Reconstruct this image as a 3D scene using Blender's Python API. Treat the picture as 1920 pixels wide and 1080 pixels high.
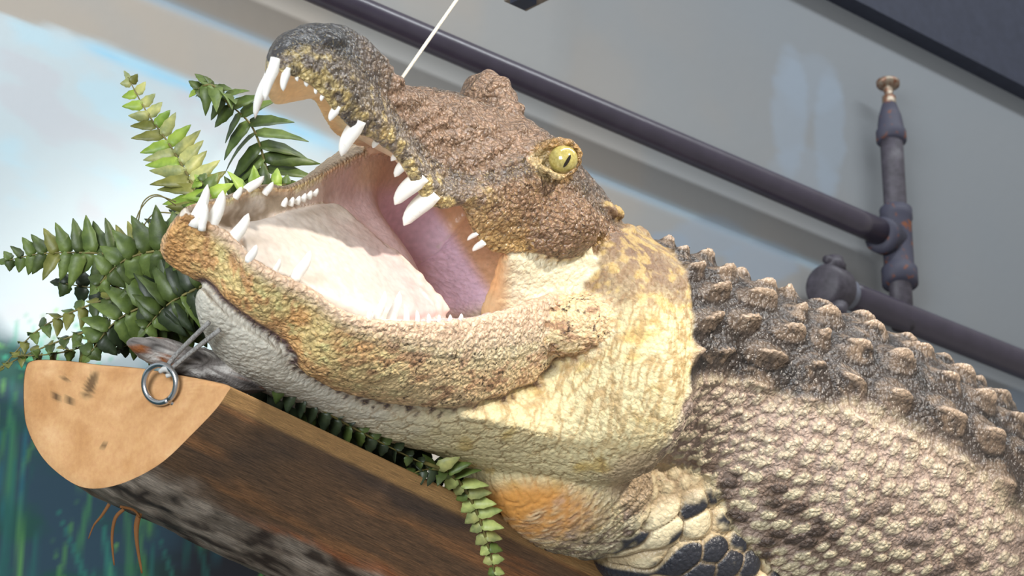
import bpy, bmesh, math, random
import numpy as np
from mathutils import Vector, Matrix
from mathutils.kdtree import KDTree

# ---------------------------------------------------------------- camera
for o in list(bpy.data.objects): bpy.data.objects.remove(o)
S = bpy.context.scene
COL = S.collection
F = 4830.0                 # focal length in model units (1 unit = 0.62 mm in the display)
U = 3.0 / F                # metres per model unit
PITCH = math.radians(22); YAW = math.radians(-43.446)   # the wall runs along world X
CAMLOC = Vector((0, 0, 1.6))
cam_d = bpy.data.cameras.new('camera'); cam = bpy.data.objects.new('camera', cam_d); COL.objects.link(cam)
cam_d.sensor_width = 36.0; cam_d.lens = 36.0 * F / 1920.0; cam_d.clip_start = .05
cam.location = CAMLOC; cam.rotation_euler = (math.pi/2 + PITCH, 0, YAW)
cam_d.dof.use_dof = True; cam_d.dof.focus_distance = (F - 60) * U; cam_d.dof.aperture_fstop = 10.0
S.camera = cam
S.view_settings.view_transform = 'Standard'; S.view_settings.look = 'None'
S.view_settings.gamma = 1; S.view_settings.use_curve_mapping = False
S.view_settings.exposure = 0.18
ROT = np.array(Matrix.Rotation(YAW, 3, 'Z') @ Matrix.Rotation(math.pi/2 + PITCH, 3, 'X'))

def W(p):
    """model point(s): x, y across the display front, z depth behind its front plane -> world metres"""
    p = np.asarray(p, float); q = np.atleast_2d(p)
    k = (F + q[:, 2]) * U
    c = np.stack([(q[:, 0]-960)/F*k, (540-q[:, 1])/F*k, -k], 1)
    w = c @ ROT.T + np.array(CAMLOC)
    return w if p.ndim == 2 else Vector(w[0])
def DIR(v):
    """direction in the same axes (x right, y down, z away) -> world direction"""
    return Vector(ROT @ np.array([v[0], -v[1], -v[2]], float)).normalized()

# ---------------------------------------------------------------- world and lights
wd = bpy.data.worlds.new('world'); S.world = wd; wd.use_nodes = True
wd.node_tree.nodes['Background'].inputs[0].default_value = (1.0, .97, .92, 1)
wd.node_tree.nodes['Background'].inputs[1].default_value = .36

def aim(o, frm, to):
    o.location = frm; o.rotation_euler = (Vector(to)-Vector(frm)).to_track_quat('-Z', 'Y').to_euler()
def area(name, frm, to, size, power, col):
    l = bpy.data.lights.new(name, 'AREA'); l.size = size; l.energy = power; l.color = col
    o = bpy.data.objects.new(name, l); COL.objects.link(o); aim(o, frm, to); return o
def spot(name, frm, to, power, ang, blend, rad, col):
    l = bpy.data.lights.new(name, 'SPOT'); l.energy = power; l.spot_size = math.radians(ang); l.spot_blend = blend
    l.shadow_soft_size = rad; l.color = col
    o = bpy.data.objects.new(name, l); COL.objects.link(o); aim(o, frm, to); return o
TGT = W((1290, 610, 150))
spot('display_spotlight', TGT + DIR((.62, -.67, -.41))*3.2, TGT, 500, 23, .35, .09, (1, .92, .82))
def strip(name, at, along, power, ln, wd, col):
    l = bpy.data.lights.new(name, 'AREA'); l.shape = 'RECTANGLE'; l.size = ln; l.size_y = wd; l.energy = power; l.color = col
    o = bpy.data.objects.new(name, l); COL.objects.link(o)
    z = (Vector(at)-Vector(along)).normalized(); x = Vector((1, 0, 0)); y = z.cross(x).normalized(); x = y.cross(z)
    o.matrix_world = Matrix.Translation(at) @ Matrix((x, y, z)).transposed().to_4x4()
MID = W((1100, 300, 1500))
strip('ceiling_tube', MID + Vector((0, -1, 1.45)).normalized()*2.6, MID, 74, 4.5, .25, (.90, .96, 1))      # runs parallel to the wall
area('side_fill', W((700, 540, -200)) + Vector((-4.0, -2.1, -.15)), W((800, 500, 100)), 1.8, 185, (.90, .95, 1))  # unseen soft source at the left, added to fill mouth and throat

# ---------------------------------------------------------------- helpers
def lin(c):
    c = np.asarray(c, float)/255.0
    return np.where(c <= .04045, c/12.92, ((c+.055)/1.055)**2.4)
def L4(c): return tuple(lin(c)) + (1.0,)
def cat(P, n, closed=False):
    """Catmull-Rom through rows of P (k, ...) with n steps per span"""
    P = np.asarray(P, float); k = len(P); out = []
    idx = lambda i: P[i % k] if closed else P[min(max(i, 0), k-1)]
    t = (np.arange(n)/n).reshape((-1,)+(1,)*(P.ndim-1))
    for i in range(k if closed else k-1):
        a, b, c, d = idx(i-1), idx(i), idx(i+1), idx(i+2)
        out.append(.5*((2*b)+(-a+c)*t+(2*a-5*b+4*c-d)*t**2+(-a+3*b-3*c+d)*t**3))
    if not closed: out.append(P[-1:])
    return np.concatenate(out)
def loft(grid, nu, nv):
    """closed sections -> verts, quads, (u, v) in control units; ends capped with fans"""
    G = np.asarray(grid, float)
    G = cat(G, nu); G = np.swapaxes(cat(np.swapaxes(G, 0, 1), nv, True), 0, 1)
    m, n = G.shape[:2]
    V = G.reshape(-1, 3)
    uv = np.stack(np.meshgrid(np.arange(m)/nu, np.arange(n)/nv, indexing='ij'), -1).reshape(-1, 2)
    i = np.arange(m-1)[:, None]*n; j = np.arange(n)[None]; j2 = (j+1) % n
    Q = np.stack([i+j, i+j2, i+n+j2, i+n+j], -1).reshape(-1, 4).tolist()
    c0 = len(V); V = np.vstack([V, G[0].mean(0), G[-1].mean(0)])
    uv = np.vstack([uv, [0, 0], [uv[-1, 0], 0]])
    T = [[c0, (k+1) % n, k] for k in range(n)] + [[c0+1, (m-1)*n+k, (m-1)*n+(k+1) % n] for k in range(n)]
    return V, Q+T, uv
def unit(v): v = np.asarray(v, float); return v/np.linalg.norm(v, axis=-1, keepdims=True)
def tube(st, nu, nk=24):
    """st: rows of (centre, right(unit), up(unit), r_right, r_left, r_up, r_down)"""
    grid = []
    a = np.arange(nk)/nk*2*math.pi
    for c, r, u, rr, rl, ru, rd in st:
        ca, sa = np.cos(a), np.sin(a)
        pr = np.where(ca > 0, rr, rl)*ca; pu = np.where(sa > 0, ru, rd)*sa
        grid.append(np.asarray(c, float)+pr[:, None]*unit(r)+pu[:, None]*unit(u))
    return loft(grid, nu, 3)
def ball(c, r, axes=None, n=24):
    a = np.arange(n)/n*2*math.pi; t = np.linspace(.06, math.pi-.06, 14)
    A = np.eye(3) if axes is None else np.array([unit(x) for x in axes])
    g = [np.asarray(c)+(np.stack([np.sin(q)*np.cos(a), np.sin(q)*np.sin(a), np.full(n, np.cos(q))], 1)*np.asarray(r))@A for q in t]
    return loft(g, 1, 1)
def noise3(P, s, seed=0):
    """smooth value noise in [-1,1]"""
    P = np.asarray(P, float)/s + seed*17.31
    i = np.floor(P).astype(np.int64); f = P-i; f = f*f*(3-2*f)
    def h(a):
        n = a[:, 0]*73856093 ^ a[:, 1]*19349663 ^ a[:, 2]*83492791
        n = (n ^ (n >> 13))*1274126177; n = n ^ (n >> 16)
        return (n & 0xffff)/32767.5-1
    r = 0
    for dx in (0, 1):
        for dy in (0, 1):
            for dz in (0, 1):
                w = (f[:, 0] if dx else 1-f[:, 0])*(f[:, 1] if dy else 1-f[:, 1])*(f[:, 2] if dz else 1-f[:, 2])
                r = r+w*h(i+np.array([dx, dy, dz]))
    return r
def fbm(P, s, o=4, seed=0):
    return sum(noise3(P, s/2**k, seed+k)*.5**k for k in range(o))/1.6
def sm(a, b, x): t = np.clip((x-a)/(b-a), 0, 1); return t*t*(3-2*t)

def mesh(name, V, Fc, m, parent=None, smooth=True, world=False, col=None, attrs=None):
    me = bpy.data.meshes.new(name)
    V = np.asarray(V, float)
    me.from_pydata((V if world else W(V)).tolist(), [], [list(map(int, f)) for f in Fc] if not isinstance(Fc, np.ndarray) else Fc.tolist())
    if col is not None:
        a = me.color_attributes.new('paint', 'FLOAT_COLOR', 'POINT')
        a.data.foreach_set('color', np.hstack([col, np.ones((len(col), 1))]).astype(np.float32).ravel())
    for k, v in (attrs or {}).items():
        if v.ndim == 1: me.attributes.new(k, 'FLOAT', 'POINT').data.foreach_set('value', v.astype(np.float32))
        else: me.attributes.new(k, 'FLOAT_VECTOR', 'POINT').data.foreach_set('vector', v.astype(np.float32).ravel())
    if smooth: me.polygons.foreach_set('use_smooth', [True]*len(me.polygons))
    o = bpy.data.objects.new(name, me); COL.objects.link(o)
    me.materials.append(m)
    if parent: o.parent = parent; o.matrix_parent_inverse = parent.matrix_world.inverted()
    return o
def tag(o, label=None, cat_=None, group=None, kind=None):
    if label: o['label'] = label
    if cat_: o['category'] = cat_
    if group: o['group'] = group
    if kind: o['kind'] = kind
    return o
def empty(name, loc, label, cat_, group=None):
    o = bpy.data.objects.new(name, None); COL.objects.link(o); o.location = loc; o.empty_display_size = .05
    bpy.context.view_layer.update()
    return tag(o, label, cat_, group)
def rod(pts, rad, nk=10, steps=4):
    """tube along model points"""
    P = cat(np.asarray(pts, float), steps) if len(pts) > 2 and steps > 1 else np.asarray(pts, float)
    R = np.interp(np.linspace(0, 1, len(P)), np.linspace(0, 1, len(np.atleast_1d(rad))), np.atleast_1d(rad)) if np.ndim(rad) else np.full(len(P), rad)
    T = unit(np.gradient(P, axis=0)); up = np.array([0, 0, 1.]) if abs(T[0][2]) < .9 else np.array([1., 0, 0])
    V = []; n = up
    for i in range(len(P)):
        n = unit(n-T[i]*np.dot(n, T[i])); b = np.cross(T[i], n)
        a = np.arange(nk)/nk*2*math.pi
        V.append(P[i]+R[i]*(np.cos(a)[:, None]*n+np.sin(a)[:, None]*b))
    m = len(P); V = np.vstack(V)
    Q = [[i*nk+j, i*nk+(j+1) % nk, (i+1)*nk+(j+1) % nk, (i+1)*nk+j] for i in range(m-1) for j in range(nk)]
    return V, Q+[list(range(nk))[::-1], [(m-1)*nk+j for j in range(nk)]]
def join(*parts):
    V = []; Fc = []; n = 0
    for v, f in parts:
        V.append(v); Fc += [[k+n for k in q] for q in f]; n += len(v)
    return np.vstack(V), Fc

class NT:
    def __init__(s, name, rough=.6, spec=.4):
        s.m = bpy.data.materials.new(name); s.m.use_nodes = True; s.t = s.m.node_tree
        s.b = s.t.nodes['Principled BSDF']; s.b.inputs['Roughness'].default_value = rough
        s.b.inputs['Specular IOR Level'].default_value = spec
    def n(s, t, **k):
        x = s.t.nodes.new(t)
        for a, v in k.items(): setattr(x, a, v)
        return x
    def l(s, a, b): s.t.links.new(a, b)
    def noise(s, sc, det=4, vec=None, rough=.55):
        x = s.n('ShaderNodeTexNoise'); x.inputs['Scale'].default_value = sc; x.inputs['Detail'].default_value = det
        x.inputs['Roughness'].default_value = rough
        s.l(vec if vec is not None else s.obj(), x.inputs['Vector']); return x.outputs['Fac']
    def obj(s):
        if not hasattr(s, 'tc'): s.tc = s.n('ShaderNodeTexCoord')
        return s.tc.outputs['Object']
    def attr(s, name):
        x = s.n('ShaderNodeAttribute'); x.attribute_name = name; return x
    def scaled(s, vec, sc, rot=(0, 0, 0)):
        x = s.n('ShaderNodeMapping'); x.inputs['Scale'].default_value = sc; x.inputs['Rotation'].default_value = rot
        s.l(vec, x.inputs['Vector']); return x.outputs['Vector']
    def ramp(s, fac, stops):
        x = s.n('ShaderNodeValToRGB'); e = x.color_ramp.elements
        while len(e) < len(stops): e.new(.5)
        for q, (p, c) in zip(e, stops): q.position = p; q.color = c if len(c) == 4 else L4(c)
        s.l(fac, x.inputs['Fac']); return x.outputs['Color']
    def mix(s, fac, a, b, mode='MIX'):
        x = s.n('ShaderNodeMix', data_type='RGBA', blend_type=mode)
        for v, i in ((fac, 0), (a, 6), (b, 7)):
            if hasattr(v, 'is_linked'): s.l(v, x.inputs[i])
            else: x.inputs[i].default_value = v
        return x.outputs[2]
    def math(s, op, a, b=0., c=None):
        x = s.n('ShaderNodeMath', operation=op)
        for i, v in enumerate((a, b, c)):
            if v is None: continue
            if hasattr(v, 'is_linked'): s.l(v, x.inputs[i])
            else: x.inputs[i].default_value = v
        return x.outputs[0]
    def base(s, c):
        if hasattr(c, 'is_linked'): s.l(c, s.b.inputs['Base Color'])
        else: s.b.inputs['Base Color'].default_value = c
    def bump(s, h, strength=.5, dist=.002):
        x = s.n('ShaderNodeBump'); x.inputs['Strength'].default_value = strength; x.inputs['Distance'].default_value = dist
        s.l(h, x.inputs['Height'])
        if s.b.inputs['Normal'].is_linked: s.l(s.b.inputs['Normal'].links[0].from_socket, x.inputs['Normal'])
        s.l(x.outputs['Normal'], s.b.inputs['Normal'])
def plain(name, c, rough=.6, spec=.4, metal=0., var=.12, sc=60):
    t = NT(name, rough, spec); a = np.array(lin(c))
    t.base(t.ramp(t.noise(sc), [(.3, tuple(a*(1-var))+(1,)), (.7, tuple(np.minimum(1, a*(1+var)))+(1,))]))
    t.b.inputs['Metallic'].default_value = metal
    return t.m
# ================================================================ alligator: one continuous skin
NEAR = unit([.45, .74, -.50]); UPJ = unit([.516, -.673, -.531])      # jaw frame: towards its left cheek, out of the jaw
LAT = unit([.63, .38, -.67]); UPH = unit([.62, -.76, .15])           # skull frame
NB = unit([.70, .20, -.68]); UB = unit([.35, -.93, .08])             # trunk frame
def zplane(x, y, q=0.): return 130-(q-.516*(x-1020)+.673*(y-418))/.531
PARTS = []
def part(pid, lf): PARTS.append((pid, lf))

# --- lower jaw: near rim, far rim, bone height, mouth floor depth
LJ = [((347, 398), (345, 388), 58, 8), ((373, 408), (362, 381), 112, 22), ((405, 425), (390, 374), 126, 34), ((440, 448), (415, 370), 128, 40),
      ((478, 488), (440, 362), 125, 46), ((530, 518), (468, 350), 132, 52), ((590, 546), (505, 345), 140, 56), ((642, 583), (540, 347), 152, 60),
      ((700, 602), (585, 330), 166, 62), ((760, 606), (625, 308), 192, 64), ((830, 608), (668, 286), 226, 66), ((900, 598), (715, 268), 262, 80),
      ((980, 575), (770, 258), 318, 190), ((1060, 548), (840, 258), 315, 190), ((1125, 546), (905, 270), 250, 120), ((1165, 566), (950, 300), 120, 80)]
g = []
for k, (rn, rf, qc, gd) in enumerate(LJ):
    qc = qc+np.interp(k, [3, 6, 9, 13, 14, 15], [0, 10, 24, 30, 10, 0])
    a = np.array([*rn, zplane(*rn)]); b = np.array([*rf, zplane(*rf)]); c = (a+b)/2; h = (a-b)/2; hw = np.linalg.norm(h)
    o = (min(14, hw*.3)+np.interp(k, [7, 10, 12, 13, 14, 15], [0, 26, 58, 72, 70, 25]))/max(hw, 1); rw = min(26, hw*.45)/max(hw, 1)
    sec = [(1, 0), (1+o, -.22*qc), (1+o*1.3, -.6*qc), (1-o*.4, -qc), (.5, -1.1*qc), (0, -1.12*qc), (-.5, -1.1*qc), (-1+o*.4, -qc), (-1-o*1.3, -.6*qc), (-1-o, -.22*qc),
           (-1, 0), (-1+rw, -gd*.35), (-.62, -gd), (0, -gd+10), (.62, -gd), (1-rw, -gd*.35)]
    g.append([c+p*h+q*UPJ for p, q in sec])
part('lower', loft(g, 8, 5))

# --- upper jaw and skull: lip, canthus, midline, canthus, lip
UJ = [((515, 132), (512, 112), (508, 100), (505, 105), (503, 133), -560, 20), ((535, 142), (530, 95), (520, 76), (510, 86), (498, 148), -545, 70),
      ((565, 152), (565, 80), (550, 56), (522, 68), (500, 174), -515, 120), ((600, 178), (610, 82), (592, 48), (556, 55), (510, 192), -470, 165),
      ((635, 220), (655, 100), (640, 50), (598, 55), (528, 192), -425, 190), ((665, 248), (690, 140), (692, 80), (648, 78), (555, 188), -375, 205),
      ((700, 266), (722, 185), (734, 128), (690, 112), (585, 188), -320, 220), ((740, 297), (755, 235), (762, 168), (720, 150), (607, 225), -262, 230),
      ((775, 350), (800, 295), (800, 195), (765, 160), (625, 250), -205, 245), ((808, 390), (850, 335), (850, 215), (800, 162), (660, 270), -150, 262),
      ((862, 390), (920, 335), (910, 232), (860, 175), (700, 280), -90, 280), ((890, 440), (985, 322), (965, 248), (910, 195), (740, 290), -35, 300),
      ((930, 475), (1050, 320), (1020, 258), (960, 212), (780, 300), 25, 320), ((1010, 472), (1085, 345), (1056, 283), (1002, 245), (830, 310), 85, 345),
      ((1085, 455), (1122, 392), (1096, 332), (1042, 284), (880, 320), 150, 360), ((1140, 452), (1160, 425), (1140, 382), (1090, 325), (940, 340), 215, 350),
      ((1165, 500), (1180, 475), (1168, 440), (1130, 400), (1000, 400), 260, 320)]
g = []
for k, (nl, nr, dm, fr, fl, zc, w) in enumerate(UJ):
    wr = min(w, 60+12*k)
    P = lambda p, z: np.array([p[0], p[1], z], float)
    a = P(nl, zc-.335*w); r = P(nr, zc-.32*wr); m = P(dm, zc-.02*wr); q = P(fr, zc+.32*wr); b = P(fl, zc+.335*w)
    t = min(16, w*.12); hgt = np.linalg.norm((r-a)[:2])
    s1 = a*.6+r*.4+LAT*min(22, w*.12)+UPH*0; s2 = q*.4+b*.6-LAT*min(22, w*.12)
    s1b = a*.25+r*.75+LAT*min(16, w*.1); s2b = q*.75+b*.25-LAT*min(16, w*.1)
    g.append([a, s1, s1b, r, (r+m)/2+UPH*w*.03, m+UPH*w*.02, (q+m)/2+UPH*w*.03, q, s2b, s2, b, b+LAT*t*1.2+UPH*t, b*.72+a*.28+UPH*min(34, hgt*.35), (a+b)/2+UPH*min(44, hgt*.45), a*.72+b*.28+UPH*min(34, hgt*.35), a-LAT*t*1.2+UPH*t])
part('upper', loft(g, 8, 5))

# --- throat, jowl, neck, trunk
fr = lambda t: (unit(NEAR*(1-t)+NB*t), unit(UPJ*(1-t)+UB*t))
TR = [((382, 556, -440), 0, 6, 18, 6, 18), ((410, 572, -412), 0, 34, 60, 12, 62), ((487, 592, -335), 0, 98, 110, 15, 132), ((597, 625, -220), 0, 120, 140, 15, 162),
      ((722, 650, -105), 0, 150, 165, 20, 187), ((845, 655, -5), 0, 190, 200, 30, 205), ((935, 655, 75), .02, 232, 250, 60, 228), ((1015, 622, 112), .05, 302, 300, 165, 255),
      ((1070, 605, 135), .1, 334, 310, 188, 275), ((1108, 612, 172), .15, 318, 300, 190, 280), ((1150, 640, 215), .35, 240, 265, 205, 265), ((1240, 705, 310), .8, 225, 270, 226, 260), ((1330, 780, 400), 1, 290, 310, 258, 270),
      ((1430, 830, 490), 1, 325, 330, 275, 300), ((1535, 885, 590), 1, 345, 345, 288, 310), ((1690, 985, 770), 1, 355, 355, 293, 320), ((1850, 1095, 970), 1, 350, 350, 280, 320), ((2060, 1245, 1230), 1, 320, 320, 255, 300), ((2300, 1410, 1500), 1, 270, 270, 215, 260)]
part('trunk', tube([(c, *fr(t), a, b, u, d) for c, t, a, b, u, d in TR], 8, 28))

# --- mouth corners (skin between the jaws), near and far
def sheet(pid, tops, bots, thick):
    g = []
    for a, b, in zip(tops, bots):
        a = np.array(a, float); b = np.array(b, float); m = (a+b)/2
        g.append([a+thick, m+thick*1.2, b+thick, b-thick, m-thick, a-thick])
    part(pid, loft(g, 6, 4))
T = [(948, 478, -60), (985, 474, -35), (1040, 466, 0), (1100, 450, 40)]
B = [(905, 592, 0), (960, 582, 0), (1040, 555, 20), (1120, 545, 50)]
sheet('cheek', T, B, LAT*14)
T = [(672, 262, -20), (720, 282, 20), (790, 300, 90), (880, 320, 170)]
B = [(690, 285, -5), (735, 282, 30), (800, 300, 100), (890, 320, 180)]
sheet('farcheek', T, B, LAT*14)
# --- tongue: a flat slab with a free back edge
TN = [(478, 468), (560, 502), (640, 540), (720, 562), (800, 560), (864, 550)]; TF = [(455, 402), (520, 388), (572, 374), (622, 362), (655, 360), (680, 384)]
g = []
for k, (a, b) in enumerate(zip(TN, TF)):
    q = -26-2*k
    f = lambda t, dq: np.array([a[0]*(1-t)+b[0]*t, a[1]*(1-t)+b[1]*t, zplane(a[0]*(1-t)+b[0]*t, a[1]*(1-t)+b[1]*t)])+UPJ*(q+dq)
    w = UPJ*-34
    g.append([f(0, 0), f(.25, 8), f(.5, 10+k), f(.75, 8), f(1, 0), f(1, -10)+w*.5, f(.75, 0)+w, f(.5, 0)+w, f(.25, 0)+w, f(0, -10)+w*.5])
part('tongue', loft(g, 8, 6))
# --- soft bulges
def at_uv(lf, u, v): lf[2][:] = (u, v); return lf
part('upper', at_uv(ball((1030, 420, -10), (100, 70, 58), [(1, .12, .3), (-.12, 1, 0), (.3, 0, -1)]), 12.6, 1.6))       # jaw muscle
part('upper', at_uv(ball((913, 190, 110), (57, 58, 60)), 11.5, 5))                                                 # far eye dome
part('upper', at_uv(ball((948, 222, 80), (40, 34, 50)), 11.5, 5))
part('upper', at_uv(ball((1043, 294, -22), (50, 34, 42), [(.95, .2, .2), (-.2, 1, 0), (-.2, 0, 1)]), 12, 3.2))        # near eye socket
part('upper', at_uv(ball((596, 74, -445), (50, 32, 60), [(.8, .1, .5), (0, 1, 0), (-.5, 0, .8)]), 2.5, 5))           # nostril mound
part('lower', at_uv(ball((1085, 612, 5), (98, 60, 60), [(.95, -.15, .3), (.15, 1, 0), (-.3, 0, 1)]), 13, 1.8))      # jaw angle
def ridge(pts, r, uu, vv):
    v_, f_ = rod(pts, r, 8, 6); return v_, f_, np.tile([uu, vv], (len(v_), 1)).astype(float)
part('upper', ridge([(1000, 292, -60), (1020, 279, -66), (1046, 266, -66), (1074, 270, -62), (1086, 288, -58), (1084, 308, -62)], [5, 8, 10, 9, 7, 4], 12, 2.4))   # upper lid
part('upper', ridge([(1004, 300, -68), (1022, 317, -80), (1046, 331, -84), (1068, 327, -80), (1082, 312, -70)], [4, 7, 7, 6, 4], 12, 2.2))                          # lower lid
part('upper', ridge([(860, 335, -135), (920, 318, -120), (985, 300, -80)], [8, 13, 12], 10, 3))
for p, r in (((1146, 392, 120), (10, 20, 16)), ((1160, 398, 150), (10, 18, 16)), ((1190, 440, 190), (14, 26, 24)), ((1206, 441, 215), (13, 24, 22)), ((1180, 432, 150), (12, 16, 18)), ((1238, 484, 235), (18, 18, 24)), ((1222, 492, 200), (14, 16, 20))):
    part('trunk', at_uv(ball(p, r, [(.8, -.6, 0), (.6, .8, 0), (0, 0, 1)], 12), 11.5, 7))
# --- left foreleg
AR = [((1300, 720, 420), 135, 120), ((1250, 845, 320), 170, 140), ((1232, 960, 305), 185, 140), ((1310, 1080, 360), 185, 135), ((1410, 1200, 460), 160, 120), ((1480, 1290, 530), 120, 90)]
ax = unit(np.array([1, .05, .55])); az = unit(np.array([.5, .1, -.85]))
part('arm', tube([(c, ax, az, r, r, q, q) for c, r, q in AR], 6, 24))
part('trunk', ball((1065, 900, 205), (220, 135, 150), [(.85, .3, .4), (-.3, .95, 0), (-.4, 0, .9)]))   # chest resting on the log

V = []; Fc = []; PID = []; UV = []; n = 0
names = ['lower', 'upper', 'trunk', 'cheek', 'farcheek', 'arm', 'tongue']
for pid, (v, f, uv) in PARTS:
    V.append(v); Fc += [[int(k)+n for k in q] for q in f]; n += len(v); PID += [names.index(pid)]*len(v); UV.append(uv)
V = np.vstack(V); PID = np.array(PID); UV = np.vstack(UV)
VOX = 3.3
me = bpy.data.meshes.new('src'); me.from_pydata(V.tolist(), [], Fc)
bm = bmesh.new(); bm.from_mesh(me)
bmesh.ops.recalc_face_normals(bm, faces=bm.faces); bm.to_mesh(me); bm.free()
ob = bpy.data.objects.new('src', me); COL.objects.link(ob)
md = ob.modifiers.new('r', 'REMESH'); md.mode = 'VOXEL'; md.voxel_size = VOX; md.adaptivity = 0
dg = bpy.context.evaluated_depsgraph_get(); ev = ob.evaluated_get(dg).to_mesh()
nv = len(ev.vertices); SV = np.empty(nv*3); ev.vertices.foreach_get('co', SV); SV = SV.reshape(-1, 3)
nl = len(ev.loops); lp = np.empty(nl, np.int32); ev.loops.foreach_get('vertex_index', lp)
SQ = lp.reshape(-1, 4)
bpy.data.objects.remove(ob); bpy.data.meshes.remove(me)
ED = np.unique(np.sort(np.concatenate([SQ[:, [0, 1]], SQ[:, [1, 2]], SQ[:, [2, 3]], SQ[:, [3, 0]]]), axis=1), axis=0)
DEG = np.bincount(ED.ravel(), minlength=nv).astype(float)
def lap(X):
    r = np.zeros_like(X)
    for k in range(X.shape[1]):
        r[:, k] = (np.bincount(ED[:, 0], X[ED[:, 1], k], nv)+np.bincount(ED[:, 1], X[ED[:, 0], k], nv))/DEG
    return r
def smooth(X, it, lam=.6):
    for _ in range(it): X = X+lam*(lap(X)-X)
    return X
def normals(X):
    N = np.cross(X[SQ[:, 2]]-X[SQ[:, 0]], X[SQ[:, 3]]-X[SQ[:, 1]])
    R = np.zeros_like(X)
    for c in range(4):
        for k in range(3): R[:, k] += np.bincount(SQ[:, c], N[:, k], nv)
    return R/np.maximum(np.linalg.norm(R, axis=1, keepdims=True), 1e-9)
SV = smooth(SV, 8)
print('GATOR', nv, len(SQ))
# ---------------------------------------------------------------- which surface each skin point belongs to
kd = KDTree(len(V))
for i, v in enumerate(V): kd.insert(v, i)
kd.balance()
nn = np.array([kd.find(v)[1] for v in SV.tolist()])
pid = PID[nn]; u = UV[nn, 0]; v = UV[nn, 1]
isL, isU, isT, isC, isF, isA, isG = [pid == k for k in range(7)]
X, Y, Z = SV.T
NR = normals(SV)
# trunk coordinates: arc length along the spine and angle from the back towards the left flank
TC = np.array([t[0] for t in TR], float); TR_ = np.array([np.mean(t[2:]) for t in TR]); SL = np.concatenate([[0], np.cumsum(np.linalg.norm(np.diff(TC, axis=0), axis=1))])
def trunk_coords(P):
    C = cat(TC, 10); L = np.interp(np.arange(len(C))/10, np.arange(len(TC)), SL); Rr = np.interp(np.arange(len(C))/10, np.arange(len(TC)), TR_)
    tt = np.interp(np.arange(len(C))/10, np.arange(len(TR)), [t[1] for t in TR])
    d = unit(np.gradient(C, axis=0)); s = np.zeros(len(P)); th = np.zeros(len(P)); best = np.full(len(P), 1e18); rad = np.zeros(len(P))
    for i in range(0, len(C)):
        w = P-C[i]; al = w@d[i]; q = np.abs(al)*3+np.sqrt((w**2).sum(1))*.15
        k = q < best; best[k] = q[k]
        r, up = fr(tt[i]); up = unit(up-d[i]*(up@d[i])); rt = unit(np.cross(d[i], up)); rt = rt if rt@r > 0 else -rt
        wk = w[k]; s[k] = L[i]+np.clip(al[k], -15, 15); th[k] = np.arctan2(wk@rt, wk@up); rad[k] = Rr[i]
    return s, th, rad
sT, thT, rT = trunk_coords(SV)
S_NECK = SL[10]                      # narrowest point behind the jowl
body = (isT & (sT > S_NECK-25)).astype(float)
body = np.clip(smooth(body[:, None], 6)[:, 0], 0, 1)
rng = np.random.RandomState(5)
def cells(a, b, sa, sb, jit, seed, stagger=True):
    """jittered grid cells on coordinates a, b: distance to nearest centre (unit 0..1), to the border, and a random value per cell"""
    r = np.floor(b/sb).astype(int); f1 = np.full(len(a), 9.); f2 = f1.copy(); rv = np.zeros(len(a))
    for dr in (-1, 0, 1):
        rr = r+dr; off = np.where(rr % 2 == 0, 0, .5) if stagger else 0
        c = np.floor(a/sa-off).astype(int)
        for dc in (-1, 0, 1):
            cc = c+dc; h = (cc*374761393+rr*668265263+seed*9176) & 0x7fffffff; h = ((h ^ (h >> 13))*1274126177) & 0x7fffffff
            j1 = ((h & 255)/255-.5)*jit; j2 = (((h >> 8) & 255)/255-.5)*jit
            d = np.hypot(a/sa-(cc+.5+off+j1), b/sb-(rr+.5+j2))
            n1 = d < f1; f2 = np.where(n1, f1, np.minimum(f2, d)); rv = np.where(n1, ((h >> 16) & 255)/255, rv); f1 = np.minimum(f1, d)
    return f1, f2-f1, rv
H = np.zeros(nv)                     # relief along the normal
# keeled bony plates in rows along the back
deg = np.degrees(thT)
ROWS = [(-60, .6), (-43, .8), (-26, 1), (-9, 1), (8, 1), (25, 1), (42, 1), (59, .95), (74, .7)]
wob = noise3(np.stack([sT, deg*4, deg*0], 1), 120, 3)
plate = np.zeros(nv); tips = np.zeros(nv); pl_rv = np.zeros(nv)
for k, (d0, amp) in enumerate(ROWS):
    L = 98+6*(k % 3); ph = (k*37) % 50
    q = (sT-ph)/L; ci = np.floor(q); fa = (q-ci-.5)*2+.12*wob; fb = (deg-d0-2.2*wob)/8.2
    j = np.sin(ci*12.9898+k*78.233)*43758.5453; j = j-np.floor(j)
    e = np.clip(1-fa**2*1.15-fb**2*1.05, 0, 1)
    keel = np.exp(-np.abs(fb/.24)**1.4)*np.clip(1-((fa-.18)/.72)**2, 0, 1)
    on = (.72+.5*j)*amp
    H += body*on*(8*np.sqrt(e)+25*keel*(.75+.25*fa))
    tips = np.maximum(tips, keel*on*(e > .02)); plate = np.maximum(plate, sm(.05, .5, e)*min(1, amp+.2)); pl_rv = np.where(e > .02, j, pl_rv)
back = body*(1-sm(68, 84, np.abs(deg)+7*wob))
H += back*4*fbm(SV*[1, 1, .7], 22, 3, 2)
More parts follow.
